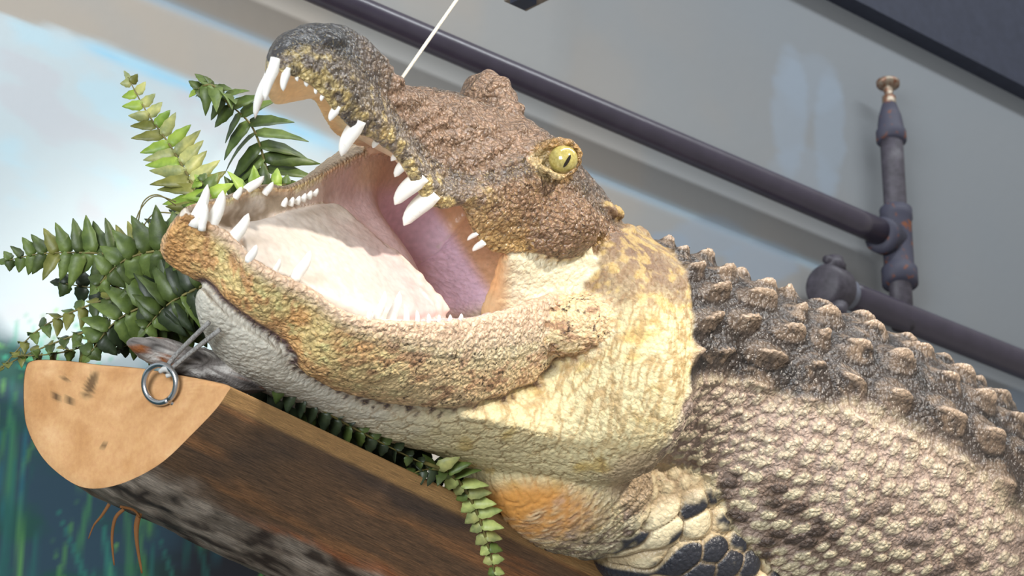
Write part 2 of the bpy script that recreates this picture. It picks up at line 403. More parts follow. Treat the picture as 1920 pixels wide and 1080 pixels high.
# transverse skin folds on the flank, round scales in slanting rows
a = sT+.25*thT*rT; b = thT*rT-.12*sT
wa = 9*noise3(SV, 90, 11); wb = 9*noise3(SV, 90, 12)
f1, bd, rv = cells(a+wa, b+wb, 31, 33, .38, 7)
size = .38+.14*((rv*7.3) % 1)+.06*noise3(SV, 70, 9)
dome = np.sqrt(np.clip(1-(f1/np.maximum(size, .15))**2, 0, 1))
flank = body*sm(66, 82, np.abs(deg)+7*wob)*(1-isA)
fold = np.exp(-((((sT+22*noise3(SV, 160, 4)+14*noise3(SV, 60, 6)) % 84)/84-.5)/.09)**2)
H += flank*(6.0*dome*(.6+.6*rv)+2.5*fold*sm(110, 60, np.abs(deg))-1)
# foreleg: big smooth scales
ac = np.array([c for c, _, _ in AR], float)
la = (SV-ac[1])@unit(ac[3]-ac[1]); lb = (SV-ac[1])@ax-.6*((SV-ac[1])@az)
g1, gb, gv = cells(lb+8*noise3(SV, 60, 21), la+8*noise3(SV, 60, 22), 56, 50, .5, 3)
arm = smooth(isA.astype(float)[:, None], 4)[:, 0]
lower_arm = sm(10, 70, la+.15*lb)                      # scales grow towards the elbow
adome = np.sqrt(np.clip(1-(g1/.58)**2, 0, 1))
k1, kb, kv = cells(lb, la, 26, 30, .4, 13)
H += arm*(lower_arm*(12*adome-5*sm(.12, 0, gb))+(1-lower_arm)*4*np.sqrt(np.clip(1-(k1/.45)**2, 0, 1)))
# jowl and throat: netted flat scales, growing towards the belly
tj = (isT | isC) & (body < .5)
tj = smooth(tj.astype(float)[:, None], 14)[:, 0]*(1-body)
jl = smooth((isL & (v > 1.2) & (v < 9)).astype(float)[:, None], 14)[:, 0]
n1, nb, nv_ = cells(sT*.9+.5*thT*rT+6*noise3(SV, 50, 31), thT*rT-.35*sT+6*noise3(SV, 50, 32), 52, 26, .7, 5)
big = sm(250, 520, sT)*sm(40, 95, deg)
m1, mb, mv = cells(sT+5*noise3(SV, 40, 33), thT*rT+5*noise3(SV, 40, 34), 26, 14, .8, 6)
H += tj*(big*(-2.6*sm(.14, .0, nb)+1.2*nv_)+(1-big)*(-1.3*sm(.22, 0, mb)))+tj*2*fbm(SV*[.4, 1, .5], 16, 3, 8)
# skull and jaws: rugose skin
hd = smooth((isU & (v < 9)).astype(float)[:, None], 3)[:, 0]*(1-.75*sm(85, 50, np.sqrt((X-914)**2+(Y-190)**2+(Z-110)**2)))
hd = hd*(1-.6*sm(7, 4, u)*sm(2.6, 3.4, v))
H += hd*(3.4*np.abs(fbm(SV, 30, 3, 40))*2-2+2.2*noise3(SV, 11, 44))
H += jl*(3.2*fbm(SV*[.6, 1, .6], 30, 4, 41)+1.5*noise3(SV, 9, 45))
lipn = smooth((isL & ((v < 1.0) | (v > 15)) & (u > .6)).astype(float)[:, None], 2)[:, 0]
H += lipn*5*np.abs(noise3(SV*[1, .5, .6], 17, 46))
# crossing wrinkles between the eyes and snout
dors = smooth((isU & (v > 3.2) & (v < 6.5) & (u > 6) & (u < 12)).astype(float)[:, None], 4)[:, 0]
H += dors*3.0*np.sin((X*.55+Y*.9+26*noise3(SV, 60, 50))/6.5)
# mouth floor and tongue: soft
tg = isG.astype(float); H += tg*2.0*fbm(SV, 28, 3, 60)
edge = isG & (u > 4.4); H += edge*3*noise3(SV, 14, 62)
jm = smooth(((isL & (v > 2.6) & (v < 8)) | (isT & (body < .5) & (sT < SL[9]))).astype(float)[:, None], 0)[:, 0]
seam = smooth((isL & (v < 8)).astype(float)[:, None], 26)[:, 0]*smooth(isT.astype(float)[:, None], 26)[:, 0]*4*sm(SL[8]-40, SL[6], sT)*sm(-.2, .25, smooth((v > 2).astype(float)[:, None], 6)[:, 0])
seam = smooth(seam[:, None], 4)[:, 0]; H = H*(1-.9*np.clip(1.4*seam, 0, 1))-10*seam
SV2 = SV+NR*H[:, None]
sw = np.clip(smooth(seam[:, None], 3)*1.6, 0, .9)
for _ in range(10): SV2 = SV2+sw*.7*(lap(SV2)-SV2)
# the belly and the arm press flat on the log top
LM = np.array([245, 700, -270.]); Lt = np.array([370, 50, -339.]); Lu = -unit(np.array([-60, 212, -34.]))
dl = (SV2-LM)@Lu; al_ = (SV2-LM)@Lt/(Lt@Lt); pr = (dl < 3) & (np.abs(al_) < .53); SV2[pr] += (3-dl[pr])[:, None]*Lu

# ---------------------------------------------------------------- colour of the skin (linear), with some light and shade painted in
c = lambda *q: lin(q)
def lerp(A, B, t): return A*(1-t[:, None])+np.asarray(B)*t[:, None]
C = np.tile(c(205, 195, 165), (nv, 1))
n40 = fbm(SV, 45, 4, 70); n18 = fbm(SV, 18, 3, 71); n90 = fbm(SV, 110, 3, 72); n8 = noise3(SV, 8, 73)
# trunk: throat, jowl
thr = lerp(np.tile(c(212, 208, 194), (nv, 1)), c(224, 210, 164), sm(330, 640, sT+60*n40))
thr = lerp(thr, c(205, 172, 84), sm(.1, .6, n40)*sm(500, 700, sT)*.7)
thr = lerp(thr, c(160, 128, 84), big*sm(.12, .02, nb)*.6+(1-big)*sm(.2, 0, mb)*.3*sm(300, 600, sT))
strk = 1-np.abs(fbm(np.stack([X*1.0+.25*Y, Y*.28, Z*.6], 1), 15, 3, 90))*3.2
thr = lerp(thr, c(170, 136, 84), sm(.25, .8, strk)*sm(500, 680, sT)*sm(125, 60, deg)*.75); H_strk = sm(.35, .9, strk)*sm(480, 640, sT)*sm(100, 65, deg)
thr = lerp(thr, c(222, 158, 82), sm(.25, .7, np.exp(-(((X-1000)/150)**2+((Y-955)/72)**2+((Z-190)/260)**2))))  # orange chest: warm bounce light painted into the skin
def seg(A, B): A = np.array(A, float); B = np.array(B, float); d = B-A; tt = np.clip((SV-A)@d/(d@d), 0, 1); return np.linalg.norm(SV-A-tt[:, None]*d, axis=1)
tmp = np.minimum(np.minimum(seg((1110, 380, 60), (1165, 450, 90)), seg((1165, 450, 90), (1205, 540, 90))), seg((1205, 540, 90), (1235, 600, 100)))
nape = sm(54, 26, np.abs(deg+6)+12*n18)*.85*sm(SL[6], SL[7], sT); thr = lerp(thr, c(122, 94, 70), nape*.9); thr = lerp(thr, c(112, 84, 62), sm(78, 24, tmp+30*n18)*.9); thr = lerp(thr, c(206, 176, 104), sm(110, 50, np.abs(tmp-60)+40*n18)*sm(0, .3, n18)*.5)
bk = lerp(np.tile(c(70, 62, 57), (nv, 1)), c(46, 42, 40), sm(-.2, .5, n40))
bk = lerp(bk, c(146, 126, 106), plate*.75*sm(-.4, .4, n18+pl_rv-.5)); bk = lerp(bk, c(58, 50, 46), plate*sm(.5, .8, pl_rv)*.5); bk = lerp(bk, c(204, 180, 156), sm(.3, .8, tips)*.8)  # plates and keel tips lightened like glints, hollows left dark like shade
fk = lerp(np.tile(c(146, 124, 108), (nv, 1)), c(188, 166, 152), sm(-.4, .4, n40))
dk = sm(.66, .8, rv+.55*n90-.3*sm(110, 84, np.abs(deg)))
fk = lerp(fk, c(230, 218, 184), sm(.35, .75, dome)*(1-dk)); fk = lerp(fk, c(66, 54, 48), sm(.2, .6, dome)*dk*.85)
fk = lerp(fk, c(212, 190, 176), .42*sm(122, 84, np.abs(deg)+14*n90))  # upper flank paler and pinker, its lit look put into the colour
tr = lerp(thr, bk, np.clip(back*1.05, 0, 1)); tr = lerp(tr, fk, flank)
# foreleg
am = lerp(np.tile(c(196, 176, 140), (nv, 1)), c(226, 212, 176), sm(.1, .7, adome)*lower_arm)
ad = sm(-.05, .15, .9*(gv-.5)+.5*n40+.45*sm(60, 150, la)-.12)*lower_arm
am = lerp(am, c(44, 46, 54), ad*sm(.15, .5, adome)); am = lerp(am, c(170, 150, 120), sm(.1, 0, gb)*lower_arm)
up_ = np.sqrt(np.clip(1-(k1/.45)**2, 0, 1)); am = lerp(am, c(222, 206, 168), (1-lower_arm)*up_); am = lerp(am, c(150, 122, 92), (1-lower_arm)*(1-up_)*.5)
# lower jaw by ring position
lj = np.tile(c(218, 182, 124), (nv, 1))
lj = lerp(lj, c(186, 142, 86), sm(-.1, .5, n40)*.7); lj = lerp(lj, c(232, 202, 140), sm(0, .5, -n18)*.7)
lj = lerp(lj, c(134, 100, 66), sm(1.9, 3.0, v)*.4*(v < 4)); lj = lerp(lj, c(196, 186, 160), sm(3.1, 4.2, v)*(v < 8))
lj = lerp(lj, c(196, 150, 92), sm(3.5, 1, u)*.7); lj = lerp(lj, c(206, 182, 148), sm(6.5, 11, u)*.75); lj = lerp(lj, c(104, 70, 50), sm(.10, .40, fbm(SV*[.4, 1, .6], 15, 4, 95))*sm(6, 9.5, u)*.7*(v < 4)); lj = lerp(lj, c(150, 108, 70), sm(.1, .5, fbm(SV*[1, .4, 1], 16, 3, 96))*sm(9, 5, u)*.6*(v < 4)*(v > .6)); lj = lerp(lj, c(236, 214, 184), sm(7, 12, u)*sm(1.4, .2, v))
lj = lerp(lj, c(240, 216, 186), np.clip(sm(1.1, .2, v)+sm(15.2, 15.7, v), 0, 1)*sm(.8, 2.5, u))
inner = sm(10.2, 11, v)*(v < 15.8)
lj = lerp(lj, c(226, 214, 200), inner); far_in = sm(10.1, 10.8, v)*(v < 12.3)
lj = lerp(lj, c(176, 158, 136), far_in*sm(.0, .5, n40+.3)); lj = lerp(lj, c(226, 196, 200), sm(7, 10, u)*inner*.8)
lj = lerp(lj, c(70, 50, 52), np.clip(seam*2.2, 0, 1)*(v < 8)); lj = lerp(lj, c(140, 128, 108), sm(7.6, 8.4, v)*(v < 10.4))  # jaw crease: shade of the fold painted dark; far side grey-tan
# upper jaw by ring position
sidec = lerp(np.tile(c(118, 108, 98), (nv, 1)), c(200, 180, 122), sm(-.05, .4, n18+.4*sm(1.3, .1, v)-.15*sm(1, 2, v)+.25*sm(3, 1, u))*.85)
sidec = lerp(sidec, c(66, 64, 66), sm(.12, .5, n40)*.75*sm(12, 6, u)); sidec = lerp(sidec, c(206, 178, 108), sm(1.8, .3, v)*sm(.1, .5, -n40)*.7)
sidec = lerp(sidec, c(140, 108, 82), sm(8.5, 11, u)*.75); sidec = lerp(sidec, c(92, 64, 50), sm(10, 13, u)*sm(0, .4, n18)*.8)
sidec = lerp(sidec, c(196, 162, 104), sm(9, 12, u)*sm(1.2, .2, v)*.7)
top = lerp(np.tile(c(88, 78, 70), (nv, 1)), c(120, 102, 88), sm(-.2, .4, n18)); top = lerp(top, c(58, 58, 60), sm(6.5, 3.5, u))
up = lerp(sidec, top, sm(2.2, 3.1, v)*(v < 8.5))
up = lerp(up, c(160, 126, 100), dors*.35)
up = lerp(up, c(206, 176, 132), sm(9.6, 10.2, v)); up = lerp(up, c(236, 204, 170), sm(6, 9, u)*sm(10.5, 11.5, v)*.8)
# joins
w = [smooth(m.astype(float)[:, None], 4)[:, 0] for m in (isL, isU, isT, isC, isF, isA, isG)]
wb_ = sm(SL[6]-60, SL[7]+20, sT)*((isL & (v < 8)) | isT); w[0] = w[0]*(1-wb_)+wb_*smooth(isL.astype(float)[:, None], 14)[:, 0]; w[2] = w[2]*(1-wb_)+wb_*smooth(isT.astype(float)[:, None], 14)[:, 0]
lj = lj*(1-(1-np.array([1.0, .93, .93]))*np.clip(1-inner, 0, 1)[:, None])
gain = lambda K, g: np.clip(K*g, 0, .92)
lj = lerp(lj, gain(lj, 1.62), np.clip(1-inner, 0, 1)*sm(.3, 1.3, v)*(v < 14.8)); up = gain(up, 1.5); bk_g = 1
wt = sum(w)
ck = lerp(np.tile(c(238, 228, 196), (nv, 1)), c(196, 158, 110), sm(975, 930, X+20*n40)*.8)
fc = lerp(np.tile(c(232, 196, 160), (nv, 1)), c(226, 186, 190), sm(-.2, .4, n40)*.6)
tn = lerp(np.tile(c(212, 202, 192), (nv, 1)), c(206, 176, 174), sm(2.2, 4.4, u)*sm(-.35, .3, n90+.2)*.75)
tn = lerp(tn, c(228, 200, 186), sm(4.3, 5, u)*.7)
# the throat behind the tongue
inside = sm(.32, .6, np.exp(-(((X-840)/180)**2+((Y-450)/160)**2+((Z-60)/330)**2)))
tr = lerp(tr, c(244, 210, 230), inside*(1-sm(905, 975, X)))
C = sum(wk[:, None]*K for wk, K in zip(w, (lj, up, tr, ck, fc, am, tn)))/np.maximum(wt, 1e-6)[:, None]
lj_in = inside*w[0]*inner*sm(10.5, 12, u); C = lerp(C, c(244, 214, 230), np.clip(lj_in, 0, 1))
inm = np.clip(w[0]*inner+w[2]*inside+w[3]*sm(960, 930, X)+w[4]+w[1]*(v > 9.4), 0, 1)*(1-np.clip(w[6], 0, 1))
C = lerp(C, c(226, 176, 124), sm(-5, 30, X-806-(Y-395)*.65)*inside*inm*.9)
C = lerp(C, c(224, 196, 168), sm(372, 330, Y)*sm(640, 690, X)*inm*.85)
# eyelids: warm ochre rim round the near eye
de = np.sqrt(((X-1050)/50)**2+((Y-300)/40)**2+((Z+50)/70)**2)
C = lerp(C, c(190, 150, 92), w[1]*sm(1.35, .9, de)*.85)
C = lerp(C, c(222, 200, 150), w[1]*sm(26, 12, seg((1012, 300, -70), (1040, 330, -80)))*.8)
arm_pit = sm(1.25, .7, np.sqrt(((X-1210)/75)**2+((Y-905)/60)**2)); C = lerp(C, c(196, 172, 138), arm_pit*w[2]*(Z < 330)*.85)
C *= (1+.10*n8[:, None])
speck = np.clip(w[0]*(v < 4)*(u > .3)*(.55+.5*sm(5, 10, u))*(1-sm(.9, .2, v)*.8)+w[1]*(v < 3.4)*.75+.35*w[1]*(v < 8)*(v > 3.2)+.12*tj, 0, 1)*(1-inner*w[0])
gloss = np.clip(.25+.75*w[1]*(v < 8)+.6*back+.35*arm*lower_arm+.3*w[0]*inner+.2*w[6]+.25*flank*dome+.3*inside, 0, 1)
orange = sm(.25, .7, np.exp(-(((X-1000)/150)**2+((Y-955)/72)**2+((Z-190)/260)**2)))*w[2]
fine = (1-.7*orange)*(1-.55*sm(7, 4, u)*sm(2.6, 3.4, v)*w[1])*np.clip(.3+.6*w[1]+.38*w[0]*(1-inner)+.25*back+.4*flank-.25*w[6], 0, 1)
fine *= 1-.75*np.clip(inm*(X < 960), 0, 1)
t = NT('alligator_skin', .5, .5)
pc = t.attr('paint').outputs['Color']; sp = t.attr('speck').outputs['Fac']; gl = t.attr('gloss').outputs['Fac']; fi = t.attr('fine').outputs['Fac']
a = t.ramp(t.noise(230, 3), [(.50, (0, 0, 0, 1)), (.62, (1, 1, 1, 1))]); b = t.ramp(t.noise(70, 3), [(.40, (0, 0, 0, 1)), (.60, (1, 1, 1, 1))])
dark = t.math('MULTIPLY', t.math('MULTIPLY', a, b), sp)
col = t.mix(dark, pc, L4((62, 44, 34)))
col = t.mix(t.math('MULTIPLY', t.ramp(t.noise(420, 2), [(.56, (0, 0, 0, 1)), (.66, (1, 1, 1, 1))]), t.math('MULTIPLY', sp, .5)), col, L4((226, 202, 142)))
vo = t.n('ShaderNodeTexVoronoi'); vo.inputs['Scale'].default_value = 175; vo.inputs['Randomness'].default_value = 1.0
wv = t.n('ShaderNodeTexNoise'); wv.inputs['Scale'].default_value = 120; t.l(t.obj(), wv.inputs['Vector'])
mv = t.n('ShaderNodeVectorMath', operation='MULTIPLY_ADD'); t.l(wv.outputs['Color'], mv.inputs[0]); mv.inputs[1].default_value = (.008, .008, .008); t.l(t.obj(), mv.inputs[2]); t.l(mv.outputs[0], vo.inputs['Vector'])
bead = t.math('SUBTRACT', .75, t.math('MULTIPLY', vo.outputs['Distance'], 1.0))
col = t.mix(t.math('MULTIPLY', fi, .55), col, t.mix(1, col, t.ramp(bead, [(.12, (90, 78, 70)), (.42, (210, 204, 198)), (.62, (255, 250, 244))]), 'MULTIPLY'))
t.base(col)
t.l(t.math('MULTIPLY_ADD', gl, -.44, .66), t.b.inputs['Roughness'])
h = t.math('MULTIPLY', t.math('ADD', t.math('MULTIPLY', t.noise(330, 3), .5), t.math('MULTIPLY', bead, 1.3)), fi)
t.bump(h, 1.0, .0036)
t.b.inputs['Subsurface Weight'].default_value = .06; t.b.inputs['Subsurface Radius'].default_value = (.006, .003, .002)
gator = empty('alligator', W((1200, 900, 250)), 'mounted alligator with wide open toothy jaws resting on the split log', 'alligator')
mesh('body', SV2, SQ, t.m, gator, col=np.clip(C, 0, 1), attrs={'speck': speck, 'gloss': gloss, 'fine': fine})
# ---------------------------------------------------------------- teeth and eye
t = NT('tooth_ivory', .28, .5)
t.base(t.mix(t.ramp(t.noise(260, 3), [(.6, (0, 0, 0, 1)), (.9, (1, 1, 1, 1))]), L4((244, 242, 236)), L4((214, 202, 176))))
t.b.inputs['Subsurface Weight'].default_value = .1; t.b.inputs['Subsurface Radius'].default_value = (.004, .003, .002)
M_TOOTH = t.m
ux = np.array([q[0][0] for q in UJ]); uz = np.array([q[5]-.335*q[6] for q in UJ])
def tooth(b, tip, r, zb, lean, sink=.35):
    b = np.array([*b, zb], float); e = np.array([*tip, zb], float)+np.array([0, 0, lean]); d = e-b
    side = unit(np.array([-d[1], d[0], 0])); P = []
    for k in np.linspace(-sink, 1, 9):
        bow = np.sin(max(k, 0)*math.pi)*.06*np.linalg.norm(d); P.append(b+d*k+side*bow)
    kk = np.linspace(-sink, 1, 9); R = r*np.where(kk < 0, 1.0, np.sqrt(np.clip(1-kk**1.7, .004, 1)))
    V, Fc = rod(P, R, 10, 1); return V, Fc
UP = [((513, 130), (497, 188), 12, -8), ((503, 148), (478, 222), 11, 30), ((537, 138), (531, 171), 9, 0), ((557, 139), (558, 153), 5, 0), ((577, 146), (575, 163), 7, 0), ((594, 162), (592, 177), 5, 0),
      ((606, 178), (602, 190), 5, 0), ((630, 206), (618, 227), 9, 0), ((664, 242), (640, 293), 16, 6), ((709, 262), (699, 278), 7, 0), ((750, 287), (733, 302), 8, 0), ((760, 306), (740, 332), 11, 0),
      ((778, 342), (740, 384), 18, 0), ((798, 376), (757, 423), 19, 0), ((890, 440), (876, 451), 5, 6), ((902, 458), (886, 471), 7, 6)]
n_up = [(.0)]
for b, e, r, ln in UP:
    zb = float(np.interp(b[0], ux, uz))+(60 if b[0] < 508 else 4)
    mesh('tooth', *tooth(b, e, r, zb, ln), M_TOOTH, gator)
LO = [((369, 404), (389, 346), 12), ((380, 418), (385, 379), 8), ((398, 414), (418, 357), 14), ((441, 442), (466, 400), 13), ((469, 482), (481, 459), 9), ((518, 503), (525, 485), 6),
      ((560, 510), (582, 470), 12), ((691, 598), (692, 578), 6), ((706, 592), (722, 546), 9), ((736, 590), (749, 547), 10), ((762, 602), (758, 570), 6), ((782, 604), (781, 582), 5), ((803, 606), (803, 588), 5),
      ((822, 606), (823, 590), 5), ((842, 605), (844, 590), 5), ((862, 602), (865, 588), 5)]
for b, e, r in LO: mesh('tooth', *tooth(b, e, r, zplane(*b)+6, -10), M_TOOTH, gator)
LF = [((470, 350), (495, 330), 9), ((444, 366), (453, 350), 7), ((500, 358), (512, 341), 7), ((533, 382), (537, 370), 6), ((546, 381), (550, 369), 6), ((558, 378), (562, 367), 6), ((569, 373), (573, 362), 6), ((580, 368), (584, 357), 6), ((591, 363), (596, 353), 5)]
for b, e, r in LF: mesh('tooth', *tooth(b, e, r, zplane(*b)-4, -4), M_TOOTH, gator)
# eyeball with vertical slit pupil
ec = np.array([1056, 299, -62.]); er = 28
t = NT('eyeball_amber', .12, .6); t.base(t.ramp(t.noise(300, 3), [(.3, (150, 136, 70)), (.7, (186, 174, 104))])); t.b.inputs['Coat Weight'].default_value = .8
v_, f_, _ = ball(ec, (er, er, er)); eye = mesh('eye', v_, f_, t.m, gator); tag(eye, 'amber glass eye with dark slit pupil')
a = np.arange(20)/20*2*math.pi; ew = unit(np.array([.28, .12, -.95])); e1 = unit(np.cross(ew, [.62, -.8, 0])); e2 = np.cross(e1, ew); pts = []
e2 = unit(np.array([-.5, .85, 0])-ew*np.dot([-.5, .85, 0], ew)); e1 = np.cross(e2, ew)
for rr in (0, .5, 1):
    for q in a:
        p = e1*3.2*rr*np.cos(q)+e2*15*rr*np.sin(q); w_ = unit(ew*er+p)*(er+.7); pts.append(ec+w_)
Q = [[r*20+k, r*20+(k+1) % 20, r*20+20+(k+1) % 20, r*20+20+k] for r in (0, 1) for k in range(20)]
mesh('pupil', pts, Q, plain('pupil_black', (34, 28, 22), .15, .6), eye)
# ================================================================ split log
LA = np.array([1, .47, 1.16]); LM = np.array([245, 700, -270.]); Lt = np.array([370, 50, -339.]); Ld = np.array([-60, 212, -34.])
def on_cut(x, y, out=0.):
    a, b = np.linalg.solve(np.array([[370, -60], [50, 212]], float), [x-245, y-700]); return LM+a*Lt+b*Ld-unit(LA)*out
OUT = [(430, 724), (425, 738), (404, 768), (362, 812), (305, 866), (245, 900), (192, 915), (150, 912), (110, 888), (75, 852), (50, 800), (44, 750), (47, 695), (62, 676), (120, 676), (190, 684), (260, 690), (330, 702), (395, 714)]
ring = np.array([on_cut(*p) for p in OUT]); ring = cat(ring, 10, True); nr = len(ring); tpar = np.arange(nr)/10
cen = ring.mean(0); ns = 150; lam = np.concatenate([np.linspace(0, 1300, 110), np.linspace(1320, 2300, ns-110)])
G = ring[None]+lam[:, None, None]*LA[None, None]
P = G.reshape(-1, 3); tp = np.tile(tpar, ns); lm = np.repeat(lam, nr)
fib = np.stack([lm*.10, tp*60, tp*0], 1)                               # long fibres along the trunk
r_ = unit(np.tile(ring-cen, (ns, 1)))
bark = sm(4.0, 4.5, tp+.55*fbm(np.stack([lm*.5, tp*60, tp*0], 1), 60, 4, 5)+.0*lm)*(tp < 13)
rise = bark*(4+6*fbm(np.stack([lm*.4, tp*62, tp*0], 1), 20, 4, 10))+(1-bark)*2.0*fbm(fib, 30, 3, 7)
P = P+r_*(rise*sm(0, 30, lm))[:, None]
strip = np.clip(sm(1.75, 1.45, tp)+(tp > 18.4), 0, 1)
n1 = fbm(fib, 26, 4, 8); n2 = fbm(np.stack([lm*.25, tp*50, tp*0], 1), 70, 4, 9); n3 = fbm(np.stack([lm*.42, tp*62, tp*0], 1), 17, 4, 10)
col = lerp(np.tile(lin((116, 92, 70)), (len(P), 1)), lin((80, 70, 64)), sm(.0, .45, n2)); col = lerp(col, lin((164, 120, 80)), sm(.15, .5, n1-.4*n2)*.8)
col = lerp(col, lin((176, 96, 40)), sm(450, 800, lm)*sm(-.1, .4, n1)*.6)
col = lerp(col, lin((128, 98, 62)), sm(2.2, .4, tp)*.8); col = lerp(col, lin((188, 152, 102)), strip)  # near edge: peeled tan wood, lightened further to look lit
gb = lerp(np.tile(lin((138, 130, 120)), (len(P), 1)), lin((190, 182, 172)), sm(.05, .4, n3)); gb = lerp(gb, lin((62, 56, 52)), sm(.1, .4, -n3)); gb = lerp(gb, lin((130, 100, 76)), sm(.2, .5, n2)*.5)
gb = lerp(gb, lin((186, 178, 168)), sm(.35, .6, n1)*.6)
edge = np.exp(-((bark-.5)/.28)**2)*(tp < 9); col = lerp(lerp(col, gb, bark), lin((178, 104, 50)), edge*.7*sm(100, 300, lm))
Q = [[i*nr+j, i*nr+(j+1) % nr, (i+1)*nr+(j+1) % nr, (i+1)*nr+j] for i in range(ns-1) for j in range(nr)]+[[(ns-1)*nr+j for j in range(nr)]]
t = NT('log_wood', .55, .35)
pc = t.attr('paint').outputs['Color']; fv = t.attr('fibre').outputs['Vector']
g = t.noise(6, 6, t.scaled(fv, (.5, 5, 1)), .65); g2 = t.noise(30, 4, t.scaled(fv, (.5, 2.5, 1)), .6)
o1 = t.mix(.5, pc, t.mix(1, pc, t.ramp(g2, [(.35, (50, 44, 40)), (.65, (220, 214, 208))]), 'OVERLAY'))
t.base(t.mix(.6, pc, t.mix(1, o1, t.ramp(g, [(.35, (40, 34, 30)), (.65, (230, 222, 214))]), 'OVERLAY')))
t.bump(g, .6, .002)
log = empty('split_log', W(LM+LA*300), 'halved brown log with pale sawn end lying under the alligator', 'log')
mesh('trunk', P, Q, t.m, log, col=np.clip(col, 0, 1), attrs={'fibre': np.stack([lm/100, tp, tp*0], 1)})
# sawn end
gv = [cen-unit(LA)*3]; nrg = 14
for k in range(1, nrg+1):
    f = k/nrg; gv += list(cen+(ring-cen)*f-unit(LA)*(3.0-4.5*max(0, f-.93)/.07))
gv = np.array(gv); Q = [[0, 1+(j+1) % nr, 1+j] for j in range(nr)]+[[1+k*nr+j, 1+k*nr+(j+1) % nr, 1+(k+1)*nr+(j+1) % nr, 1+(k+1)*nr+j] for k in range(nrg-1) for j in range(nr)]
d = np.linalg.norm((gv-on_cut(230, 660))*[1, 1, .9], axis=1)
n1 = fbm(gv, 60, 4, 21); n2 = fbm(gv, 14, 3, 22)
col = lerp(np.tile(lin((212, 170, 120)), (len(gv), 1)), lin((192, 142, 92)), sm(-.1, .5, n1)*.7); col = lerp(col, lin((224, 190, 142)), sm(.1, .5, -n1)*.6)
col = lerp(col, lin((186, 136, 88)), .35*(.5+.5*np.sin(d/6.5+5*n1))*sm(150, 40, np.abs(gv[:, 1]-720)))
for (x, y, rx, ry, am) in ((170, 722, 9, 24, .8), (122, 712, 5, 8, .7), (108, 742, 5, 8, .9), (128, 753, 5, 8, .85), (195, 835, 5, 4, .7)):
    w_ = gv-on_cut(x, y); q = ((w_[:, 0]+.35*w_[:, 1])/rx)**2+(w_[:, 1]/ry)**2; col = lerp(col, lin((78, 60, 42)), am*sm(1.6, .5, q+.5*n2))
t = NT('sawn_wood', .7, .25); pc = t.attr('paint').outputs['Color']
t.base(t.mix(.25, pc, t.mix(1, pc, t.ramp(t.noise(160, 5), [(.3, (90, 80, 70)), (.7, (180, 170, 160))]), 'OVERLAY'))); t.bump(t.noise(300, 4), .4, .001)
tag(mesh('sawn_end', gv, Q, t.m, log, col=np.clip(col, 0, 1)), 'pale sawn wood with dark knots')
M_ROOT = plain('dry_root', (120, 82, 50), .8, .1)
for p, r in (([(205, 945, -262), (190, 968, -262), (176, 985, -260), (166, 1010, -258)], [4, 3, 2, 1]), ([(232, 955, -240), (216, 972, -240), (210, 1010, -240), (214, 1060, -240)], [4, 4, 3, 1.5]), ([(262, 962, -215), (256, 985, -215), (257, 1020, -214), (266, 1075, -212)], [6, 6, 4, 2]), ([(225, 950, -240), (250, 956, -230), (262, 970, -222)], [3, 3, 2])):
    mesh('rootlet', *rod(p, r, 6), M_ROOT, log)
# bark piece behind the cut end
v_, f_, _ = ball((372, 684, -285), (140, 32, 46), [(.93, .3, .2), (-.3, .95, 0), (-.2, 0, .95)], 72)
v_ = v_+unit(v_-np.array([372, 684, -285]))*(15*fbm(v_*[.5, 1, 1], 26, 4, 30)+5*noise3(v_*[.4, 1, 1], 7, 34))[:, None]
q = fbm(v_*[.4, 1, 1], 14, 3, 31); col = lerp(np.tile(lin((126, 120, 116)), (len(v_), 1)), lin((206, 202, 196)), sm(.1, .4, q)); col = lerp(col, lin((60, 56, 54)), sm(.1, .4, -q)); col = lerp(col, lin((140, 84, 44)), sm(.3, .5, fbm(v_, 30, 2, 33)))
t = NT('bark', .85, .2); t.base(t.attr('paint').outputs['Color']); t.bump(t.noise(200, 5), .8, .003)
tag(mesh('bark_piece', v_, f_, t.m, None, col=col), 'rough grey bark piece lying behind the sawn log end', 'bark')
# screw eye and cords
M_STEEL = plain('zinc_steel', (190, 192, 196), .25, .6, 1.0, .05)
se = empty('screw_eye', W(on_cut(326, 762, 6)), 'shiny metal screw eye in the pale sawn log end', 'hook')
c0 = on_cut(314, 726, 22); a = np.linspace(-.55, 2*math.pi-.55, 36)+math.pi/2
path = [c0+np.array([30*np.cos(q), 36*np.sin(q), -22*np.cos(q)]) for q in a]
mesh('ring', *rod(path, 6.2, 10, 1), M_STEEL, se)
mesh('shank', *rod([path[0], c0+np.array([22, 36, -6]), on_cut(333, 768, -18)], 5, 10), M_STEEL, se)
t = NT('grey_cord', .8, .2); t.base(t.ramp(t.noise(500, 2), [(.3, (112, 110, 108)), (.7, (168, 166, 162))])); t.bump(t.noise(900, 2), .5, .001); M_CORD = t.m
co = empty('tether_cord', W(c0+np.array([6, -30, 0])), 'doubled grey cord running from screw eye to the alligator throat', 'cord')
top = c0+np.array([8, -24, -2])
mesh('strand', *rod([top+[0, 4, 0], top+[18, -26, 0], (392, 604, -432)], 4.6, 8), M_CORD, co)
mesh('strand', *rod([top+[4, 5, -2], top+[34, -22, 0], (412, 618, -425)], 4.6, 8), M_CORD, co)
mesh('knot', *rod([top+[-9, 2, -4], top+[2, -4, -9], top+[14, 4, -4], top+[3, 10, -2]], [4, 6, 6, 4], 8), plain('pale_tape', (196, 196, 192), .5), co)
